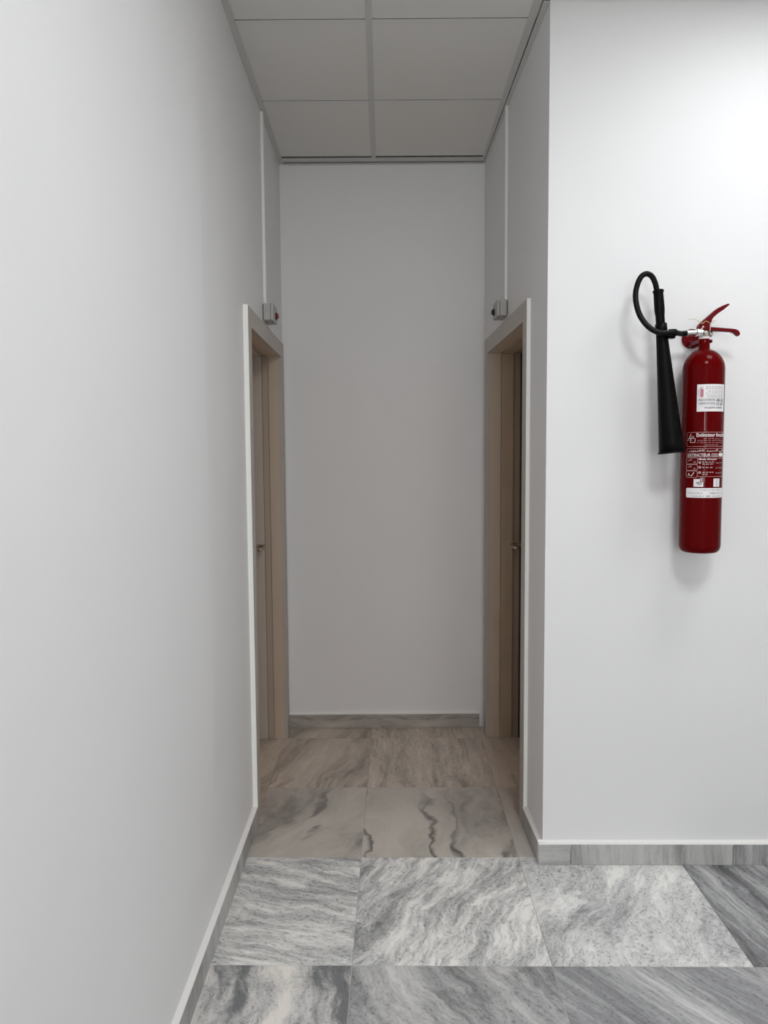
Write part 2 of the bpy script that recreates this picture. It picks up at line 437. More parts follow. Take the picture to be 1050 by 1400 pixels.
box('floor_field', XL + 0.001, XE - 0.002, YR + 0.002, yj - 0.075, -0.012, -0.0004, 'marble_cloud', floor)
# thresholds inside the door recess on the left
bm = bmesh.new(); add_box(bm, -0.09, 0.09, -0.43, 0.43, -0.012, 0)
obj('floor_tile', bm, 'marble_brown', floor, (XL - 0.0895, (DL['y0'] + DL['y1']) / 2, 0.0))

# ---- ceiling: boards laid in an exposed metal grid -----------------
bm = bmesh.new(); add_box(bm, XL - 0.2, XE + 0.1, YR - 0.1, YB + 0.2, ZC + 0.25, ZC + 0.32)
ceil = obj('ceiling', bm, 'plenum')
tag(ceil, 'suspended ceiling of pale grey boards in an exposed metal grid', kind='structure')
CX = -0.0451          # centre line of the main tee
CROSS = [2.7563, 3.3535]
MAIN = [CX + 0.6 * k for k in range(1, 8)]
def tee(name, x0, x1, y0, y1, z0=ZC, h=0.0016):
    o = box(name, x0, x1, y0, y1, z0, z0 + h, 'ceiling_metal_pale' if name == 'cross_tee' else 'ceiling_metal', ceil)
    return o
hw = 0.0120
rows = [2.7563 - 0.6 * k for k in range(5, 0, -1)] + CROSS
# corridor part
tee('main_tee', CX - hw, CX + hw, 2.660, 3.955)
for y in CROSS:
    tee('cross_tee', XL + 0.024, CX - hw, y - hw, y + hw); tee('cross_tee', CX + hw, 0.5215, y - hw, y + hw)
tee('wall_angle', XL + 0.0005, XL + 0.0245, YR, YB - 0.001, ZC - 0.0016)
bm = bmesh.new(); add_prism(bm, [(0.5215, 2.637), (0.5515, 2.637), (0.5365, 3.952), (0.5215, 3.952)], ZC, ZC + 0.0016, 'z')
obj('side_tee', bm, 'ceiling_metal', ceil)
bm = bmesh.new(); add_prism(bm, [(0.5545, 2.6375), (xrw(2.6375) - 0.0005, 2.6375), (xrw(YB) - 0.0005, YB - 0.001), (0.5365, YB - 0.001)], ZC - 0.004, ZC - 0.0024, 'z')
obj('wall_angle', bm, 'ceiling_metal', ceil)
tee('wall_angle', XL + 0.0245, 0.5345, 3.952, 4.003, ZC - 0.001)
tee('wall_angle', XL + 0.0245, 0.5345, 4.009, YB - 0.001, ZC - 0.006)
# room part
PH = 0.298
PAN_CELLS = []
for k, y in enumerate(rows[:-2]):
    tee('cross_tee', XL + 0.0245, CX - hw, y - hw, y + hw)
    for x in MAIN:
        if x - 0.6 + hw < XE: tee('cross_tee', x - 0.6 + hw, min(x - hw, XE), y - hw, y + hw)
YN = rows[0]       # behind this line the boards are one field with the lamps set in it
tee('main_tee', CX - hw, CX + hw, YN, 2.660)
box('ceiling_field', XL + 0.0005, XE, YR, YN - hw, ZC + 0.0005, ZC + 0.016, 'ceiling_board', ceil)
for x in MAIN:
    if x < XE: tee('main_tee', x - hw, x + hw, YN, 2.655 if x < 0.52 else yfw(x) - 0.001)
ycell = rows + [3.952]
xcell = [XL + 0.004, CX] + [x for x in MAIN if x < XE] + [XE]
for a in range(len(ycell) - 1):
    for b in range(len(xcell) - 1):
        x0, x1, y0, y1 = xcell[b] + 0.004, xcell[b + 1] - 0.004, ycell[a] + 0.004, ycell[a + 1] - 0.0155
        if y0 > 2.70 and b > 1: continue
        if y0 > 2.70 and b == 1: x1 = 0.535
        if y1 > 2.66 and y0 < 2.70:
            if b > 1: y1 = yfw(x1) - 0.004
            elif b == 1: x1 = 0.553
        if any(abs(p[0] - (x0 + x1) / 2) < 0.31 and abs(p[1] - (y0 + y1) / 2) < 0.31 for p in PANELS if p[1] > YN): continue
        if x1 - x0 < 0.02 or y1 - y0 < 0.02: continue
        box('ceiling_tile', x0, x1, y0, y1, ZC + 0.0018, ZC + 0.0158, 'ceiling_board', ceil)

# ---- skirting of upright marble strips with a painted cap -----------
BH, BT = 0.078, 0.018
marble('skirting_grey', 0, (0.60, 0.60, 0.58), (0.46, 0.46, 0.45), (0.17, 0.17, 0.17), 11.0, 9.0, 0.04, (0.36, 0.52, 0.68), 0.1, 0.0, seed=21.0, streak=0.3, axis='V')
marble('skirting_dark', 0, (0.54, 0.54, 0.535), (0.36, 0.36, 0.36), (0.13, 0.13, 0.135), 14.0, 9.0, 0.04, (0.36, 0.50, 0.64), 0.1, 0.0, seed=22.0, streak=0.3, axis='V')
marble('skirting_lying', 0, (0.58, 0.58, 0.57), (0.44, 0.44, 0.435), (0.17, 0.17, 0.17), 16.0, 7.0, 0.05, (0.36, 0.52, 0.68), 0.1, 0.0, seed=23.0, streak=0.3, axis='Y')
marble('skirting_taupe', 0, (0.52, 0.48, 0.435), (0.38, 0.35, 0.318), (0.15, 0.138, 0.125), 30.0, 7.0, 0.05, (0.36, 0.52, 0.66), 0.1, 0.0, seed=24.0, streak=0.3, axis='Y')
def skirting(name, label, org, ang, cuts, mats, cap=True):
    """runs along local +x from org; the stone stands in front (local -y) of the wall"""
    L = cuts[-1]
    bm = bmesh.new()
    add_prism(bm, [(0.0005, 0.0), (0.0005, BH + 0.010), (-0.004, BH + 0.004), (-BT + 0.0008, BH + 0.0022), (-BT + 0.0008, BH), (-0.004, 0)], cuts[0], L, 'x')
    root = obj(name, bm, 'skirting_cap', None, (org[0], org[1], 0), (0, 0, ang))
    tag(root, label, kind='structure')
    for k in range(len(cuts) - 1):
        a, b = cuts[k] + 0.0007, cuts[k + 1] - 0.0007
        bm = bmesh.new(); c = (a + b) / 2
        add_box(bm, a - c, b - c, -BT, -0.004, -BH / 2, BH / 2)
        obj('skirting_stone', bm, mats[k % len(mats)], root, (c, 0, BH / 2 + 0.0005), bevel=0.0008, bseg=1)
    return root
a0 = math.atan(YCS)
skirting('baseboard_front', 'grey marble skirting under the wall with the fire extinguisher', (XRC, YC0), a0,
         [-BT, 0.100, 0.695, 1.29, 1.88, 2.47, 3.05, 3.60], ['skirting_lying', 'skirting_grey', 'skirting_dark', 'skirting_grey'])
skirting('baseboard_left', 'grey marble skirting along the long left wall', (XL, YR), R(90),
         [0.0, 5.2] + [a_ + 2.4 for a_ in (3.3, 3.85, 4.40, 4.92, 5.42, 5.80)] + [DL['y0'] - 0.076 - YR], ['skirting_grey', 'skirting_dark'])
skirting('baseboard_end', 'marble skirting across the corridor end wall', (XL + 0.006, YB), 0,
         [0.0, 0.512, XRB - XL - 0.030], ['skirting_taupe'])
p0 = Vector((XRC, YC0, 0)) + rdir * yu(DR['y0'] - 0.076)
skirting('baseboard_right', 'short marble skirting between wall corner and right-hand door', (p0.x, p0.y), math.atan2(-rdir.y, -rdir.x),
         [0.0, yu(DR['y0'] - 0.076)], ['skirting_dark'])

# ---- doors ---------------------------------------------------------
def door(name, label, side, d, wx, ang, steps, proud, cw=0.076):
    """side=-1 left wall, +1 right wall. Built in a local frame: +X goes INTO the wall, Y along the corridor, origin on the wall face."""
    root = empty(name, (wx, 0, 0), (0, 0, 0)); tag(root, label, kind='structure')
    root.rotation_euler = (0, 0, ang)
    s = side
    y0, y1, zt = d['y0'], d['y1'], d['zt']
    if ang:
        # the wall is slightly out of square: pivot stays at the world y of the local origin
        root.location = (wx, d['yp'], 0); y0 -= d['yp']; y1 -= d['yp']
    def bx(nm, xa, xb, ya, yb, za, zb, mt, par=root, bev=0.001):
        xs = sorted((s * xa, s * xb)); c = ((xs[0] + xs[1]) / 2, (ya + yb) / 2, (za + zb) / 2)
        bm = bmesh.new(); add_box(bm, xs[0] - c[0], xs[1] - c[0], ya - c[1], yb - c[1], za - c[2], zb - c[2])
        o = obj(nm, bm, mt, par, c, bevel=bev); return o
    xA, xB, xC = steps                      # depth of the two steps and of the leaf face
    P = -proud
    far_end = y1 + cw
    # casing round the opening
    bx('architrave', P, 0.003, y0 - cw, y0, 0.0, zt + cw, 'frame_face')
    e = bx('architrave_edge', P - 0.0006, 0.002, y0 - cw - 0.0035, y0 - cw, BH + 0.004, zt + cw + 0.001, 'frame_edge')
    tag(e, 'pale painted outer edge of the door casing')
    bx('architrave', P, 0.003, y1, far_end, 0.0, zt + cw, 'frame_face')
    bx('architrave', P, 0.003, y0, y1, zt, zt + cw, 'frame_face')
    # lining: outer board, stop and inner rebate on both jambs and overhead
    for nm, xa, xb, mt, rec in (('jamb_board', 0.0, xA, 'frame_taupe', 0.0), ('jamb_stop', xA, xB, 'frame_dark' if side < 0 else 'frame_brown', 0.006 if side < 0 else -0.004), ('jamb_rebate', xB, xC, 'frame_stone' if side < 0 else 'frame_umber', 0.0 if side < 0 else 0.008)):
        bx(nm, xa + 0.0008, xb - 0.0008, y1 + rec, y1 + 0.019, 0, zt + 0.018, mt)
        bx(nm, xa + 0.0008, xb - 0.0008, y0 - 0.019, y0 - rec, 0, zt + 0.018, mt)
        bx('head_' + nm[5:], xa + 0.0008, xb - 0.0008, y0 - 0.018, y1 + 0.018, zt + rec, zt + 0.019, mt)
    # leaf at the inner face of the wall
    gap = 0.004
    leaf = bx('door_leaf', xC + 0.001, xC + 0.041, y0 + gap, y1 - gap, 0.007, zt - gap, 'door_leaf', bev=0.002)
    tag(leaf, 'orange brown wooden door leaf')
    bx('rubber_seal', xC - 0.006, xC + 0.0005, y1 - 0.004, y1 - 0.0004, 0.0, zt - 0.001, 'rubber_seal', bev=0)  # dark strip standing in for the shadow gap at the leaf edge
    # lever handle near the far jamb
    lc = leaf.location
    def lp(x, y, z): return Vector((s * x - lc.x, y - lc.y, z - lc.z))
    hz = 1.052; hy = y1 - 0.058
    bm = bmesh.new(); add_lathe(bm, [(0.025, 0.0), (0.025, 0.006), (0.023, 0.008), (0.0, 0.008)], 32, Vector((-s, 0, 0)), lp(xC + 0.001, hy, hz))
    ro = obj('handle_rosette', bm, 'brushed_steel', leaf, smooth=True)
    bm = bmesh.new(); add_tube(bm, catmull([lp(xC - 0.004, hy, hz), lp(xC - 0.040, hy, hz), lp(xC - 0.060, hy - 0.012, hz - 0.001), lp(xC - 0.066, hy - 0.035, hz - 0.003), lp(xC - 0.064, hy - 0.085, hz - 0.004), lp(xC - 0.058, hy - 0.125, hz - 0.004)], 8), 0.0085, 14)
    tag(obj('handle_lever', bm, 'brushed_steel', leaf, smooth=True), 'brushed steel lever handle')
    bm = bmesh.new(); add_lathe(bm, [(0.022, 0.0), (0.022, 0.006), (0.0, 0.007)], 28, Vector((-s, 0, 0)), lp(xC + 0.001, hy, hz - 0.075))
    obj('keyhole_plate', bm, 'brushed_steel', leaf, smooth=True)
    return root
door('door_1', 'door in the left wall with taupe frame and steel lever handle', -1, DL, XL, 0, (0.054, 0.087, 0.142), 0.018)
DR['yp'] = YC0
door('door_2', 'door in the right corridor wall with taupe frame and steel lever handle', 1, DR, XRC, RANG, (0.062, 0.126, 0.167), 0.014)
# soffits that close the recess above and behind the leaves are the walls themselves

# ================================================================== THINGS
# ---- ceiling panel lights -------------------------------------------
def panel_light(x, y, watts, label):
    root = empty('ceiling_panel_light', (x, y, ZC))
    tag(root, label, 'ceiling light', 'square panel lights in the room ceiling')
    bm = bmesh.new()
    add_box(bm, -PH + 0.008, PH - 0.008, -PH + 0.008, PH - 0.008, 0.003, 0.012)
    obj('housing', bm, 'ceiling_metal', root)
    bm = bmesh.new(); h, t = PH - 0.008, 0.014
    for a, b, c, d in ((-h, h, -h, -h + t), (-h, h, h - t, h), (-h, -h + t, -h + t, h - t), (h - t, h, -h + t, h - t)): add_box(bm, a, b, c, d, -0.001, 0.003)
    obj('rim', bm, 'plastic_white', root)
    bm = bmesh.new(); h2 = h - t; add_box(bm, -h2, h2, -h2, h2, 0.001, 0.003)
    obj('diffuser', bm, 'panel_diffuser', root)
    ld = bpy.data.lights.new('panel_light', 'AREA'); ld.shape = 'SQUARE'; ld.size = 0.54; ld.energy = watts; ld.color = PANEL_COL
    lo = bpy.data.objects.new('panel_light', ld); COL.objects.link(lo); lo.parent = root; lo.location = (0, 0, -0.003)
    return root
PL = ['square ceiling panel light just in front of the extinguisher wall', 'square ceiling panel light before the corridor entrance',
      'square ceiling panel light at the rear near the left wall', 'square ceiling panel light at the rear towards the right']
for k, p in enumerate(PANELS):
    panel_light(p[0], p[1], p[2], PL[k])

# ---- added window-shaped light behind the viewpoint, brightens the corridor
fill_win = empty('window_1', (0.3, YR, 1.75)); tag(fill_win, 'square frosted window in the rear wall letting in daylight', kind='structure')
for a, b, c, d in ((-0.76, 0.76, 0.70, 0.76), (-0.76, 0.76, -0.76, -0.70), (-0.76, -0.70, -0.70, 0.70), (0.70, 0.76, -0.70, 0.70)):
    bm = bmesh.new(); add_box(bm, a, b, 0.0005, 0.035, c, d); obj('window_frame', bm, 'plastic_white', fill_win, bevel=0.003)
bm = bmesh.new(); add_box(bm, -0.70, 0.70, 0.001, 0.012, -0.70, 0.70); obj('pane', bm, 'window_daylight', fill_win)
ld = bpy.data.lights.new('daylight', 'AREA'); ld.shape = 'SQUARE'; ld.size = 1.38; ld.energy = FILL_WATTS; ld.color = (0.97, 0.985, 1.0)
lo = bpy.data.objects.new('daylight', ld); COL.objects.link(lo); lo.parent = fill_win; lo.location = (0, 0.016, 0); lo.rotation_euler = (R(90), 0, 0)

# ---- cable ducts and push-button boxes over the doors -------------------
def duct_and_box(side, wx, yd, yb, z0, z1, wl_, wb_, ll, lb, lens):
    s = side
    t = empty('cable_duct', (wx, yd, z1)); tag(t, ll, 'cable duct', 'white cable ducts over the doors')
    xa, xb = sorted((0, -s * 0.0085)); xc, xd = sorted((-s * 0.0085, -s * 0.0125))
    bm = bmesh.new(); add_box(bm, xa, xb, 0, 0.016, 0.0005, ZC - 0.003 - z1); obj('duct_base', bm, 'plastic_white', t, bevel=0.0006)
    bm = bmesh.new(); add_box(bm, xc, xd, -0.0006, 0.0166, 0.0005, ZC - 0.003 - z1); obj('duct_lid', bm, 'plastic_white', t, bevel=0.0008)
    b = empty('push_button_box', (wx, yb, z0)); tag(b, lb, 'control box', 'grey boxes over the doors')
    dep, ln, h = 0.048, 0.125, z1 - z0
    xs = sorted((-s * 0.003, -s * (dep - 0.014)))
    bm = bmesh.new(); add_box(bm, xs[0], xs[1], 0, ln, 0, h); obj('box_base', bm, 'plastic_grey', b, bevel=0.004, bseg=3)
    xs = sorted((-s * (dep - 0.0132), -s * dep))
    bm = bmesh.new(); add_box(bm, xs[0], xs[1], -0.0008, ln + 0.0008, -0.0008, h + 0.0008); obj('box_cover', bm, 'plastic_grey', b, bevel=0.005, bseg=3)
    xs = sorted((0, -s * 0.004))
    bm = bmesh.new(); add_box(bm, xs[0], xs[1], 0.006, ln - 0.006, 0.004, h - 0.004); obj('back_gasket', bm, 'plastic_black', b)
    # round knock-out on the end facing down the corridor
    bm = bmesh.new()
    seg = 28; r0, r1 = 0.0088, 0.0100; cx, cz = -s * 0.020, h * 0.60
    ri = [[bm.verts.new((cx + math.cos(2 * math.pi * k / seg) * r, yv, cz + math.sin(2 * math.pi * k / seg) * r)) for k in range(seg)] for r, yv in ((r0, 0.0), (r0, -0.0010), (r1, -0.0010), (r1, 0.0))]
    for a_, b_ in zip(ri, ri[1:]):
        for k in range(seg): bm.faces.new((a_[k], b_[k], b_[(k + 1) % seg], a_[(k + 1) % seg]))
    obj('knockout_ring', bm, 'plastic_grey_line', b)
    by = ln * 0.66
    bm = bmesh.new(); add_lathe(bm, [(0.0165, 0), (0.0165, 0.004), (0.0145, 0.0055), (0.0, 0.0055)], 32, Vector((-s, 0, 0)), Vector((-s * dep, by, h * 0.42)))
    bz = obj('button_bezel', bm, 'plastic_black', b, smooth=False)
    bm = bmesh.new(); add_lathe(bm, [(0.0118, 0), (0.0118, 0.0055), (0.010, 0.0075), (0.0, 0.0085)], 32, Vector((-s, 0, 0)), Vector((-s * (dep + 0.0052), by, h * 0.42)))
    obj('button', bm, lens, b, smooth=False)
duct_and_box(-1, XL + 0.0002, 3.424, 3.392, 2.132, 2.208, 0, 0,
             'thin white cable duct on the left wall rising to the ceiling', 'grey box with a red button over the left door', 'plastic_red_lens')
duct_and_box(1, xrw(3.40) - 0.0002, 3.380, 3.372, 2.142, 2.212, 0, 0,
             'thin white cable duct on the right corridor wall rising to the ceiling', 'grey box with a black button over the right door', 'plastic_black')

# ---- fire extinguisher -----------------------------------------------
EX, EY, ER = 1.0905, 2.540, 0.068
Z0 = 1.172
fe = empty('fire_extinguisher', (EX, EY, Z0))
tag(fe, 'tall red carbon dioxide fire extinguisher with black horn hung on the white wall', 'fire extinguisher')
def lw(x, y, z): return (x - EX, y - EY, z - Z0)
bm = bmesh.new()
prof = [(0.0, 0.004), (0.038, 0.003), (0.049, 0.0005), (0.056, 0.002), (0.0625, 0.0075), (0.0665, 0.016), (ER, 0.027)]
ztop, dome = 1.795 - Z0, 0.072
prof += [(ER, 0.2), (ER, 0.4), (ER, ztop)]
for k in range(1, 15):
    t = R(90) * k / 15
    prof.append((max(ER * math.cos(t) ** 0.92, 0.0185), ztop + dome * math.sin(t)))
prof += [(0.0182, ztop + dome + 0.003), (0.0178, ztop + dome + 0.008), (0.0178, 1.898 - Z0), (0.0165, 1.900 - Z0), (0.0, 1.900 - Z0)]
add_lathe(bm, prof, 72)
body = obj('cylinder', bm, 'red_lacquer', fe, smooth=True)
bm = bmesh.new(); add_lathe(bm, [(0.0155, 1.8995 - Z0), (0.0175, 1.9005 - Z0), (0.0175, 1.9065 - Z0), (0.0155, 1.908 - Z0)], 40)
obj('collar', bm, 'print_white', fe, smooth=False)
# valve block
bm = bmesh.new()
add_lathe(bm, [(0.0150, 1.907 - Z0), (0.0165, 1.909 - Z0), (0.0165, 1.918 - Z0), (0.0145, 1.921 - Z0), (0.0145, 1.936 - Z0), (0.012, 1.939 - Z0)], 6)
add_lathe(bm, [(0.0085, 0), (0.0100, 0.003), (0.0100, 0.010), (0.007, 0.012)], 20, Vector((1, 0, 0)), Vector(lw(EX + 0.012, EY - 0.004, 1.9165)))
valve = obj('valve', bm, 'nickel', fe, bevel=0.0008)
bm = bmesh.new(); add_lathe(bm, [(0.0075, 0), (0.0075, 0.010)], 16, Vector((0, -1, 0)), Vector(lw(EX - 0.002, EY - 0.012, 1.917)))
obj('burst_disc_plug', bm, 'nickel', valve, bevel=0.001)
HY = EY - 0.012
bm = bmesh.new(); add_lathe(bm, [(0.0125, 0), (0.0138, 0.001), (0.0138, 0.019), (0.0125, 0.020)], 6, Vector((-1, 0, 0)), Vector(lw(EX - 0.013, HY, 1.9200)))
nut = obj('hose_nut', bm, 'chrome', fe, bevel=0.0008)
bm = bmesh.new(); add_lathe(bm, [(0.0085, 0), (0.0095, 0.002), (0.0095, 0.027), (0.0102, 0.028), (0.0102, 0.032)], 24, Vector((-1, 0, -0.03)), Vector(lw(EX - 0.0335, HY, 1.9195)))
obj('hose_ferrule', bm, 'chrome', fe, smooth=False, bevel=0.0005)
# hose looping up to the discharge grip
hp = [(1.0240, HY, 1.9185), (1.0050, HY - 0.004, 1.9165), (0.9700, 2.492, 1.9150), (0.9350, 2.483, 1.9125), (0.9060, 2.487, 1.9185), (0.8800, 2.497, 1.9400), (0.8590, 2.507, 1.9745), (0.8480, 2.514, 2.0160),
      (0.8475, 2.520, 2.0530), (0.8565, 2.525, 2.0860), (0.8690, 2.528, 2.1080), (0.8865, 2.530, 2.1170), (0.9040, 2.531, 2.1090), (0.9160, 2.532, 2.0880), (0.9235, 2.533, 2.0600), (0.9260, 2.533, 2.0400)]
bm = bmesh.new(); add_tube(bm, catmull([lw(*p) for p in hp], 7), 0.0092, 16)
hose = obj('hose', bm, 'hose_rubber', fe, smooth=True)
# discharge horn
top, bot = Vector(lw(0.9275, 2.533, 2.064)), Vector(lw(0.9360, 2.527, 1.945))
ax = (bot - top)
bm = bmesh.new()
gl = ax.length
add_lathe(bm, [(0.0150, 0), (0.0182, 0.002), (0.0182, 0.007), (0.0160, 0.011), (0.0160, gl * 0.16), (0.0166, gl * 0.35), (0.0170, gl * 0.55), (0.0158, gl * 0.68), (0.0146, gl * 0.74), (0.0150, gl * 0.80), (0.0148, gl * 0.92), (0.0150, gl)], 32, ax, top)
grip = obj('horn_grip', bm, 'horn_black', fe, smooth=True)
h0, h1 = Vector(lw(0.9365, 2.527, 1.952)), Vector(lw(0.9735, 2.503, 1.5165))
ax = h1 - h0; hl = ax.length
bm = bmesh.new()
hr0, hr1 = 0.0182, 0.0415
pf = [(0.013, 0.0), (0.0192, 0.002), (0.0200, 0.022), (0.0188, 0.026)]
for k in range(13):
    t = k / 12; pf.append((hr0 + (hr1 - hr0) * (t ** 1.08), 0.028 + (hl - 0.028) * t))
pf += [(hr1 - 0.003, hl), (hr1 - 0.006, hl - 0.05), (0.02, hl * 0.4), (0.0, hl * 0.38)]
add_lathe(bm, pf, 44, ax, h0, caps=False)
horn = obj('discharge_horn', bm, 'horn_black', fe, smooth=True)
bm = bmesh.new(); add_lathe(bm, [(hr1 - 0.0035, hl - 0.004), (hr1 + 0.0012, hl - 0.004), (hr1 + 0.0030, hl - 0.002), (hr1 + 0.0030, hl + 0.0015), (hr1 - 0.0035, hl + 0.0015), (hr1 - 0.0035, hl - 0.004)], 44, ax, h0, caps=False)
obj('horn_rim', bm, 'horn_black', horn, bevel=0.0006)
# clip that ties the hose to the horn
bm = bmesh.new()
c = Vector(lw(0.9690, 2.494, 1.9152))
add_lathe(bm, [(0.0098, -0.006), (0.0128, -0.006), (0.0128, 0.006), (0.0098, 0.006)], 20, Vector((1, 0.1, 0)), c)
add_lathe(bm, [(0.0098, -0.004), (0.0122, -0.004), (0.0122, 0.004), (0.0098, 0.004)], 20, Vector((1, 0.1, 0)), c + Vector((-0.013, 0.0, 0)))
add_box(bm, c.x - 0.016, c.x + 0.007, c.y + 0.004, c.y + 0.028, c.z - 0.017, c.z + 0.006)
obj('hose_clip', bm, 'horn_black', fe, bevel=0.001)
# levers
def plate(name, pts, y0, y1, mat, par, bev):
    bm = bmesh.new(); add_prism(bm, [(lw(x, 0, z)[0], lw(0, 0, z)[2]) for x, z in pts], y0 - EY, y1 - EY, 'y')
    return obj(name, bm, mat, par, bevel=bev, bseg=3)
up = [(1.0605, 1.9370), (1.0640, 1.9465), (1.0720, 1.9555), (1.0880, 1.9690), (1.1042, 1.9828), (1.1150, 1.9925), (1.1260, 2.0005), (1.1420, 2.0085), (1.1577, 2.0145), (1.1635, 2.0143), (1.1643, 2.0110), (1.1453, 1.9952), (1.1249, 1.9814), (1.1130, 1.9710), (1.1075, 1.9640), (1.1045, 1.9540), (1.1040, 1.9440), (1.1020, 1.9340), (1.0960, 1.9290), (1.0744, 1.9290), (1.0640, 1.9320)]
sl = plate('squeeze_lever', up, EY - 0.021, EY - 0.001, 'red_handle', fe, 0.003)
lo_ = [(1.0870, 1.9340), (1.0960, 1.9390), (1.1131, 1.9378), (1.1450, 1.9350), (1.1756, 1.9325), (1.1880, 1.9310), (1.1960, 1.9275), (1.2020, 1.9215), (1.2040, 1.9150), (1.2015, 1.9085), (1.1957, 1.9072), (1.1900, 1.9115), (1.1838, 1.9170), (1.1732, 1.9212), (1.1400, 1.9232), (1.1057, 1.9245), (1.0900, 1.9245)]
ch = plate('carrying_handle', lo_, EY - 0.019, EY - 0.003, 'red_handle', fe, 0.003)
for nm, x, z in (('pivot_rivet', 1.0760, 1.9375), ('lever_rivet', 1.0720, 1.9300)):
    bm = bmesh.new(); add_lathe(bm, [(0.0042, 0), (0.0042, 0.0015), (0.003, 0.003), (0, 0.0033)], 16, Vector((0, -1, 0)), Vector(lw(x, EY - 0.0209, z)))
    obj(nm, bm, 'nickel', sl, smooth=True)
bm = bmesh.new(); add_tube(bm, [lw(1.0985, EY - 0.0245, 1.9500), lw(1.0983, EY - 0.0245, 1.935), lw(1.0980, EY - 0.0240, 1.917)], 0.0020, 10)
pin = obj('safety_pin', bm, 'nickel', fe, smooth=True)
bm = bmesh.new(); add_tube(bm, catmull([lw(1.0985, EY - 0.026, 1.9485), lw(1.1060, EY - 0.027, 1.9500), lw(1.1120, EY - 0.027, 1.9555), lw(1.1128, EY - 0.026, 1.9590), lw(1.1070, EY - 0.026, 1.9560), lw(1.1010, EY - 0.025, 1.9490)], 5), 0.0018, 8)
obj('pull_ring', bm, 'nickel', pin, smooth=True)
bm = bmesh.new(); add_tube(bm, catmull([lw(1.0256, EY - 0.020, 1.9616), lw(1.0398, EY - 0.024, 1.9633), lw(1.0529, EY - 0.026, 1.9589), lw(1.0700, EY - 0.027, 1.9485), lw(1.0770, EY - 0.0265, 1.9520), lw(1.0841, EY - 0.026, 1.9561), lw(1.0973, EY - 0.026, 1.9484)], 6), 0.0009, 6)
tag(obj('seal_wire', bm, 'seal_yellow', fe, smooth=True), 'thin yellow seal wire')

# --- stickers and print wrapped round the cylinder: phi (deg, 0 = towards the viewer) and z
def wrap(ph, z, lift): return Vector((math.sin(R(ph)) * (ER + lift), -math.cos(R(ph)) * (ER + lift), z - Z0))
DEG = math.degrees(1 / ER)          # degrees per metre of arc
def patch(name, p0, p1, z0, z1, mat, lift, par, rad=0.0):
    """rounded rectangle wrapped on the cylinder"""
    bm = bmesh.new()
    n = max(2, int((p1 - p0) / 4)); top_, bot_ = [], []
    w_ = (p1 - p0) / DEG
    ps = sorted(set([p0 + (p1 - p0) * k / n for k in range(n + 1)] + ([p0 + rad * DEG * f for f in (0, .1, .3, .6, 1)] + [p1 - rad * DEG * f for f in (0, .1, .3, .6, 1)] if rad else [])))
    for ph in ps:
        d = min((ph - p0), (p1 - ph)) / DEG
        ins = rad - math.sqrt(max(0, rad ** 2 - (rad - d) ** 2)) if (rad and d < rad) else 0
        top_.append(bm.verts.new(wrap(ph, z1 - ins, lift))); bot_.append(bm.verts.new(wrap(ph, z0 + ins, lift)))
    for k in range(len(ps) - 1): bm.faces.new((bot_[k], bot_[k + 1], top_[k + 1], top_[k]))
    return obj(name, bm, mat, par)
def strokes(bm, polys, lift, th):
    """polylines [(phi,z),...] drawn as thin ribbons"""
    for pl in polys:
        pts = []
        for a, b in zip(pl, pl[1:]):
            k = max(1, int(abs(b[0] - a[0]) / 5)); pts += [(a[0] + (b[0] - a[0]) * i / k, a[1] + (b[1] - a[1]) * i / k) for i in range(k)]
        pts.append(pl[-1]); prev = None
        for i, (ph, z) in enumerate(pts):
            a = pts[max(i - 1, 0)]; b = pts[min(i + 1, len(pts) - 1)]
            dx, dz = (b[0] - a[0]) / DEG, b[1] - a[1]; l = math.hypot(dx, dz) or 1e-9
            nx, nz = -dz / l * th / 2, dx / l * th / 2
            cur = (bm.verts.new(wrap(ph + nx * DEG, z + nz, lift)), bm.verts.new(wrap(ph - nx * DEG, z - nz, lift)))
            if prev: bm.faces.new((prev[0], prev[1], cur[1], cur[0]))
            prev = cur
def draw(name, polys, mat, lift, th, par):
    bm = bmesh.new(); strokes(bm, polys, lift, th); return obj(name, bm, mat, par)
def rrect(p0, p1, z0, z1, r=0.004, open_right=False):
    q = []; rp = r * DEG
    for cx, cz, a0_, a1_ in ((p0 + rp, z1 - r, 180, 90), (p1 - rp, z1 - r, 90, 0), (p1 - rp, z0 + r, 0, -90), (p0 + rp, z0 + r, -90, -180)):
        for k in range(5):
            a = R(a0_ + (a1_ - a0_) * k / 4); q.append((cx + math.cos(a) * rp, cz + math.sin(a) * r))
    if open_right: return [(p1, z1)] + [q[i] for i in (4, 3, 2, 1, 0)] + [q[i] for i in (19, 18, 17, 16, 15)] + [(p1, z0)]
    return q + [q[0]]
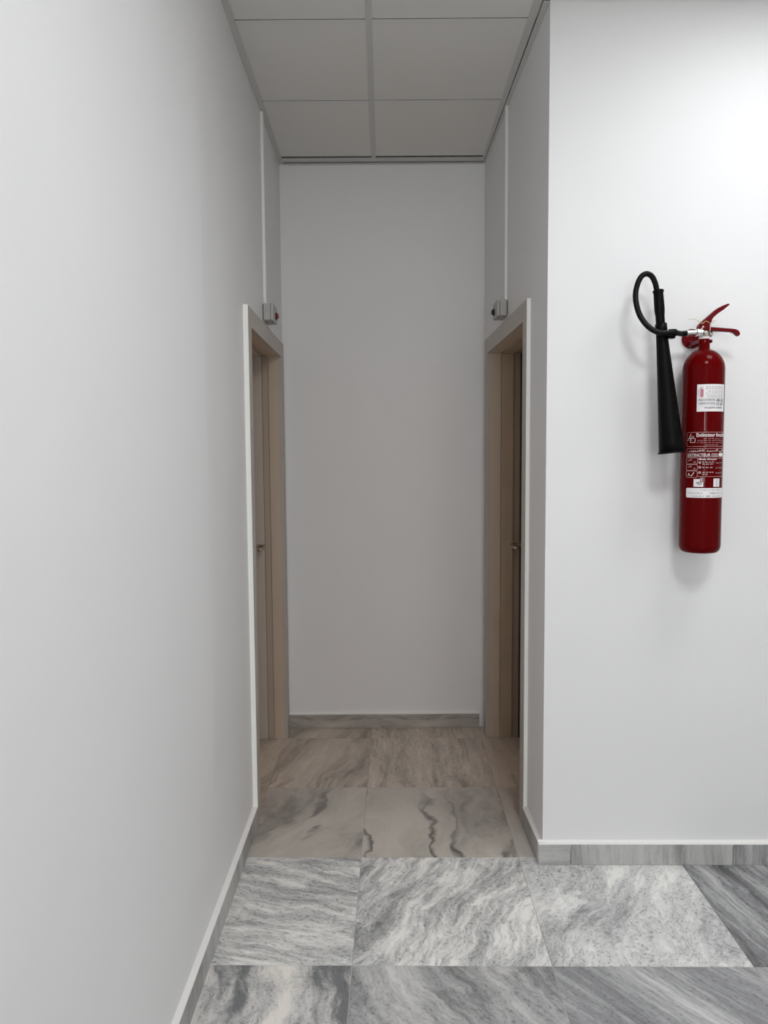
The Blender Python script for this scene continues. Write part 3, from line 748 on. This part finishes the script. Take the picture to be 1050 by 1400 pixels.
def text(name, s, p0, p1, z0, z1, mat, lift, par, bold=0.0, shear=0.0):
    """lettering stretched into the box p0..p1 (deg), z0..z1 and wrapped round the cylinder"""
    cu_ = bpy.data.curves.new(name, 'FONT'); cu_.body = s; cu_.resolution_u = 3; cu_.shear = shear
    cu_.offset = bold
    to = bpy.data.objects.new(name, cu_); COL.objects.link(to)
    bpy.context.view_layer.update()
    dg = bpy.context.evaluated_depsgraph_get(); me = bpy.data.meshes.new_from_object(to.evaluated_get(dg))
    bpy.data.objects.remove(to, do_unlink=True); bpy.data.curves.remove(cu_)
    if not me.vertices: bpy.data.meshes.remove(me); return None
    xs = [v.co.x for v in me.vertices]; ys = [v.co.y for v in me.vertices]
    xa, xb, ya, yb = min(xs), max(xs), min(ys), max(ys)
    for v in me.vertices:
        ph = p0 + (v.co.x - xa) / (xb - xa) * (p1 - p0); z = z0 + (v.co.y - ya) / (yb - ya) * (z1 - z0)
        v.co = wrap(ph, z, lift)
    me.materials.clear(); me.materials.append(MATS[mat])
    o = bpy.data.objects.new(name, me); COL.objects.link(o); o.parent = par
    return o
rs = random.Random(11)
def squiggle(p0, p1, z, h):
    """a line of print too small to read: short joined strokes"""
    out = []; p = p0
    while p < p1:
        wd = rs.uniform(4, 9); q = min(p + wd, p1); pts = []; k = 0
        while p < q:
            pts.append((p, z + (h * 0.5 if k % 2 else -h * 0.35) * rs.uniform(0.5, 1))); p += rs.uniform(0.9, 1.8); k += 1
        if len(pts) > 1: out.append(pts)
        p += rs.uniform(1.2, 2.5)
    return out
LF, LT = 0.0005, 0.0010
# inspection sticker
stk = patch('inspection_sticker', -38.8, 47.0, 1.6525, 1.7425, 'label_white', LF, fe)
tag(stk, 'white paper inspection sticker')
bm = bmesh.new()
pc = -26.0
icon = patch('sticker_icon', pc - 4.2, pc + 4.2, 1.700, 1.728, 'print_red', LT, stk, 0.004)
draw('sticker_icon_hose', [[(pc - 1, 1.7295), (pc - 5, 1.7305), (pc - 8, 1.725), (pc - 8.5, 1.715), (pc - 7.5, 1.703)], [(pc - 1, 1.728), (pc - 1, 1.732), (pc + 3, 1.7335)]], 'print_grey', LT, 0.0012, stk)
draw('sticker_small_print', squiggle(-16, 40, 1.7335, 0.004) + squiggle(-16, 42, 1.7275, 0.004) + squiggle(-10, 38, 1.7195, 0.004) + squiggle(-15, 42, 1.7130, 0.0045) + squiggle(-14, 40, 1.7055, 0.0035) + squiggle(-10, 38, 1.7000, 0.003), 'print_grey', LT, 0.0012, stk)
text('sticker_lettering', 'RECHARGE', -33, 10.0, 1.6880, 1.6935, 'print_grey', LT, stk, bold=0.02)
text('sticker_lettering', 'VERIFICATION', -33, 10.0, 1.6765, 1.6820, 'print_grey', LT, stk, bold=0.02)
text('sticker_lettering', 'VALIDITE 6 MOIS', -20, 34.0, 1.6620, 1.6680, 'print_grey', LT, stk, bold=0.02)
text('sticker_handwriting', '06 25', 14, 40.0, 1.6860, 1.6945, 'print_dark', LT, stk, bold=0.03, shear=0.3)
text('sticker_handwriting', '12 25', 13, 39.0, 1.6740, 1.6825, 'print_dark', LT, stk, bold=0.03, shear=0.3)
draw('sticker_rules', [[(-33, 1.6850), (42, 1.6850)], rrect(-34, 43, 1.6735, 1.6965, 0.002)], 'print_grey', LT, 0.0004, stk)
# thin pale line running down to the print
draw('transfer_seam', [[(-17.2, 1.651), (-17.0, 1.588)]], 'print_pale', LF, 0.0008, fe)
# upper printed panel
pr = draw('printed_panel', [rrect(-66, 62, 1.5365, 1.5835, 0.005, True), rrect(-65.5, 62, 1.5010, 1.5290, 0.005, True)], 'print_pale', LF, 0.0009, fe)
tag(pr, 'pale pink printed instruction panel')
text('printed_heading', 'Extincteur fonctionnant', -37.5, 78, 1.5685, 1.5812, 'print_white', LF, pr, bold=0.018)
draw('printed_small_lines', squiggle(-18, 34, 1.5620, 0.004) + squiggle(-34, 50, 1.5555, 0.004) + squiggle(-36, 50, 1.5485, 0.004) + squiggle(-14, 26, 1.5415, 0.0035), 'print_pale', LF, 0.0008, pr)
draw('printed_hand_icon', [rrect(-55, -41, 1.5500, 1.5635, 0.002), [(-62, 1.556), (-58, 1.567), (-54, 1.576), (-52, 1.5795)], [(-58, 1.566), (-54, 1.564), (-50, 1.568), (-46, 1.5715), (-45, 1.566)], [(-56, 1.572), (-52, 1.5735)], [(-55, 1.559), (-50, 1.557)]], 'print_white', LF, 0.0014, pr)
arab = [0xFEE5, 0xFEEE, 0xFE91, 0xFEAE, 0xFEDC, 0xFEDF, 0xFE8D, 0x20, 0xFEAA, 0xFEF4, 0xFEB4, 0xFEDB, 0xFE83, 0x20, 0xFEF2, 0xFEE7, 0xFE8E, 0xFE9B]
text('printed_arabic_line', ''.join(chr(c_) for c_ in arab), -58, 52, 1.5160, 1.5275, 'print_white', LF, pr, bold=0.008)
text('printed_heading', 'EXTINCTEUR CO2', -61, 24, 1.5030, 1.5125, 'print_white', LF, pr, bold=0.012)
patch('printed_oval', 27, 50, 1.5030, 1.5140, 'print_white', LF, pr, 0.0054)
# how-to-use panel
for k, (za, zb) in enumerate(((1.4775, 1.4985), (1.4555, 1.4765), (1.4325, 1.4545))):
    ic = draw('printed_picture_frame', [rrect(-66, -33, za, zb, 0.005)], 'print_pale', LF, 0.0010, pr)
    if k < 2: draw('printed_picture', [[(-61, za + 0.009), (-57, za + 0.014), (-52, za + 0.017), (-48, za + 0.016)], [(-57, za + 0.013), (-52, za + 0.011), (-48, za + 0.013)], [(-44, za + 0.005), (-40, za + 0.010), (-37, za + 0.005), (-44, za + 0.005)]], 'print_pale', LF, 0.0010, ic)
    else: draw('printed_picture', [[(-60, za + 0.006), (-57, za + 0.014), (-54, za + 0.006), (-58, za + 0.010)], [(-52, za + 0.006), (-49, za + 0.005), (-42, za + 0.017)]], 'print_white', LF, 0.0022, ic)
text('printed_heading', "Mode d'emploi", -30, 20, 1.4890, 1.4975, 'print_white', LF, pr, bold=0.018)
draw('printed_frame_line', [[(22, 1.4965), (62, 1.4965)]], 'print_pale', LF, 0.0009, pr)
draw('printed_frame_line', [[(-33, 1.4355), (62, 1.4355)]], 'print_pale', LF, 0.0009, pr)
for z in (1.4825, 1.4665, 1.4490):
    draw('printed_bullet', [[(-27 + 2.6 * math.cos(2 * math.pi * k / 12), z + 0.0031 * math.sin(2 * math.pi * k / 12)) for k in range(13)]], 'print_white', LF, 0.0014, pr)
for z, p1_ in ((1.4835, 14), (1.4770, 10), (1.4655, 10), (1.4495, 12), (1.4425, -6)):
    draw('printed_step_line', squiggle(-20, p1_, z, 0.0042), 'print_white', LF, 0.0013, pr)
for z in (1.481, 1.464, 1.447): draw('printed_step_line', squiggle(18, 50, z, 0.005), 'print_pale', LF, 0.0010, pr)
# fire class pictograms
pg = patch('class_pictogram', -42.5, -16.8, 1.4010, 1.4270, 'label_white', LF, fe)
draw('pictogram_can', [[(-32, 1.4130), (-28, 1.4175), (-21, 1.4120), (-26, 1.4075), (-32, 1.4130)], [(-36, 1.415), (-31, 1.413)]], 'print_dark', LT, 0.0026, pg)
text('pictogram_letter', 'B', -23.5, -18.5, 1.4190, 1.4290, 'print_white', LT + 0.0003, pg)
patch('pictogram_letter_box', -25.5, -15.5, 1.4165, 1.4310, 'red_lacquer', LT, pg)
draw('pictogram_letter_frame', [rrect(-25.5, -15.5, 1.4165, 1.4310, 0.001)], 'print_white', LT + 0.0002, 0.0008, pg)
pg2 = patch('class_pictogram', 11.4, 33.5, 1.4010, 1.4285, 'label_white', LF, fe)
draw('pictogram_bolt', [[(24, 1.4240), (18, 1.4160), (26, 1.4140), (20, 1.4060), (21, 1.4090)]], 'print_blue', LT, 0.0016, pg2)
# lower white label
lb = patch('warning_label', -64.5, 54, 1.3640, 1.3965, 'label_white', LF, fe, 0.005)
tag(lb, 'white rounded warning label')
draw('label_small_print', squiggle(-24, 34, 1.3900, 0.004) + squiggle(-58, -18, 1.3795, 0.0045) + squiggle(22, 46, 1.3795, 0.0045) + squiggle(-46, -14, 1.3690, 0.0045) + squiggle(8, 40, 1.3690, 0.0045), 'print_grey', LT, 0.0013, lb)
text('label_number', '1000', 2, 19, 1.3770, 1.3825, 'print_dark', LT, lb)
text('label_number', '50', -8, 2, 1.3665, 1.3720, 'print_dark', LT, lb)

# ---- wall bracket behind the extinguisher neck -------------------------
yw = yfw(EX)
br = empty('extinguisher_bracket', (EX - 0.008, yw, 1.915)); tag(br, 'round red wall bracket holding the fire extinguisher by its neck', 'wall bracket')
bm = bmesh.new(); add_lathe(bm, [(0.034, 0.0005), (0.034, 0.006), (0.032, 0.0075), (0.0, 0.0075)], 48, Vector((0, -1, 0)))
bp = obj('wall_plate', bm, 'red_handle', br, smooth=False, bevel=0.0006)
for x, z in ((-0.006, -0.026), (-0.006, 0.026)):
    bm = bmesh.new(); add_lathe(bm, [(0.0042, 0.0074), (0.0042, 0.0085), (0.0028, 0.0098), (0, 0.0102)], 16, Vector((0, -1, 0)), Vector((x, 0, z)))
    obj('screw', bm, 'nickel', bp, smooth=True)
bm = bmesh.new()
for sx in (-1, 1): add_box(bm, 0.008 + sx * 0.0215 - 0.002, 0.008 + sx * 0.0215 + 0.002, -(yw - EY) - 0.010, -0.007, -0.028, -0.017)
add_box(bm, 0.008 - 0.0235, 0.008 + 0.0235, -0.0115, -0.0074, -0.028, -0.008)
obj('fork_arm', bm, 'red_handle', br, bevel=0.0008)
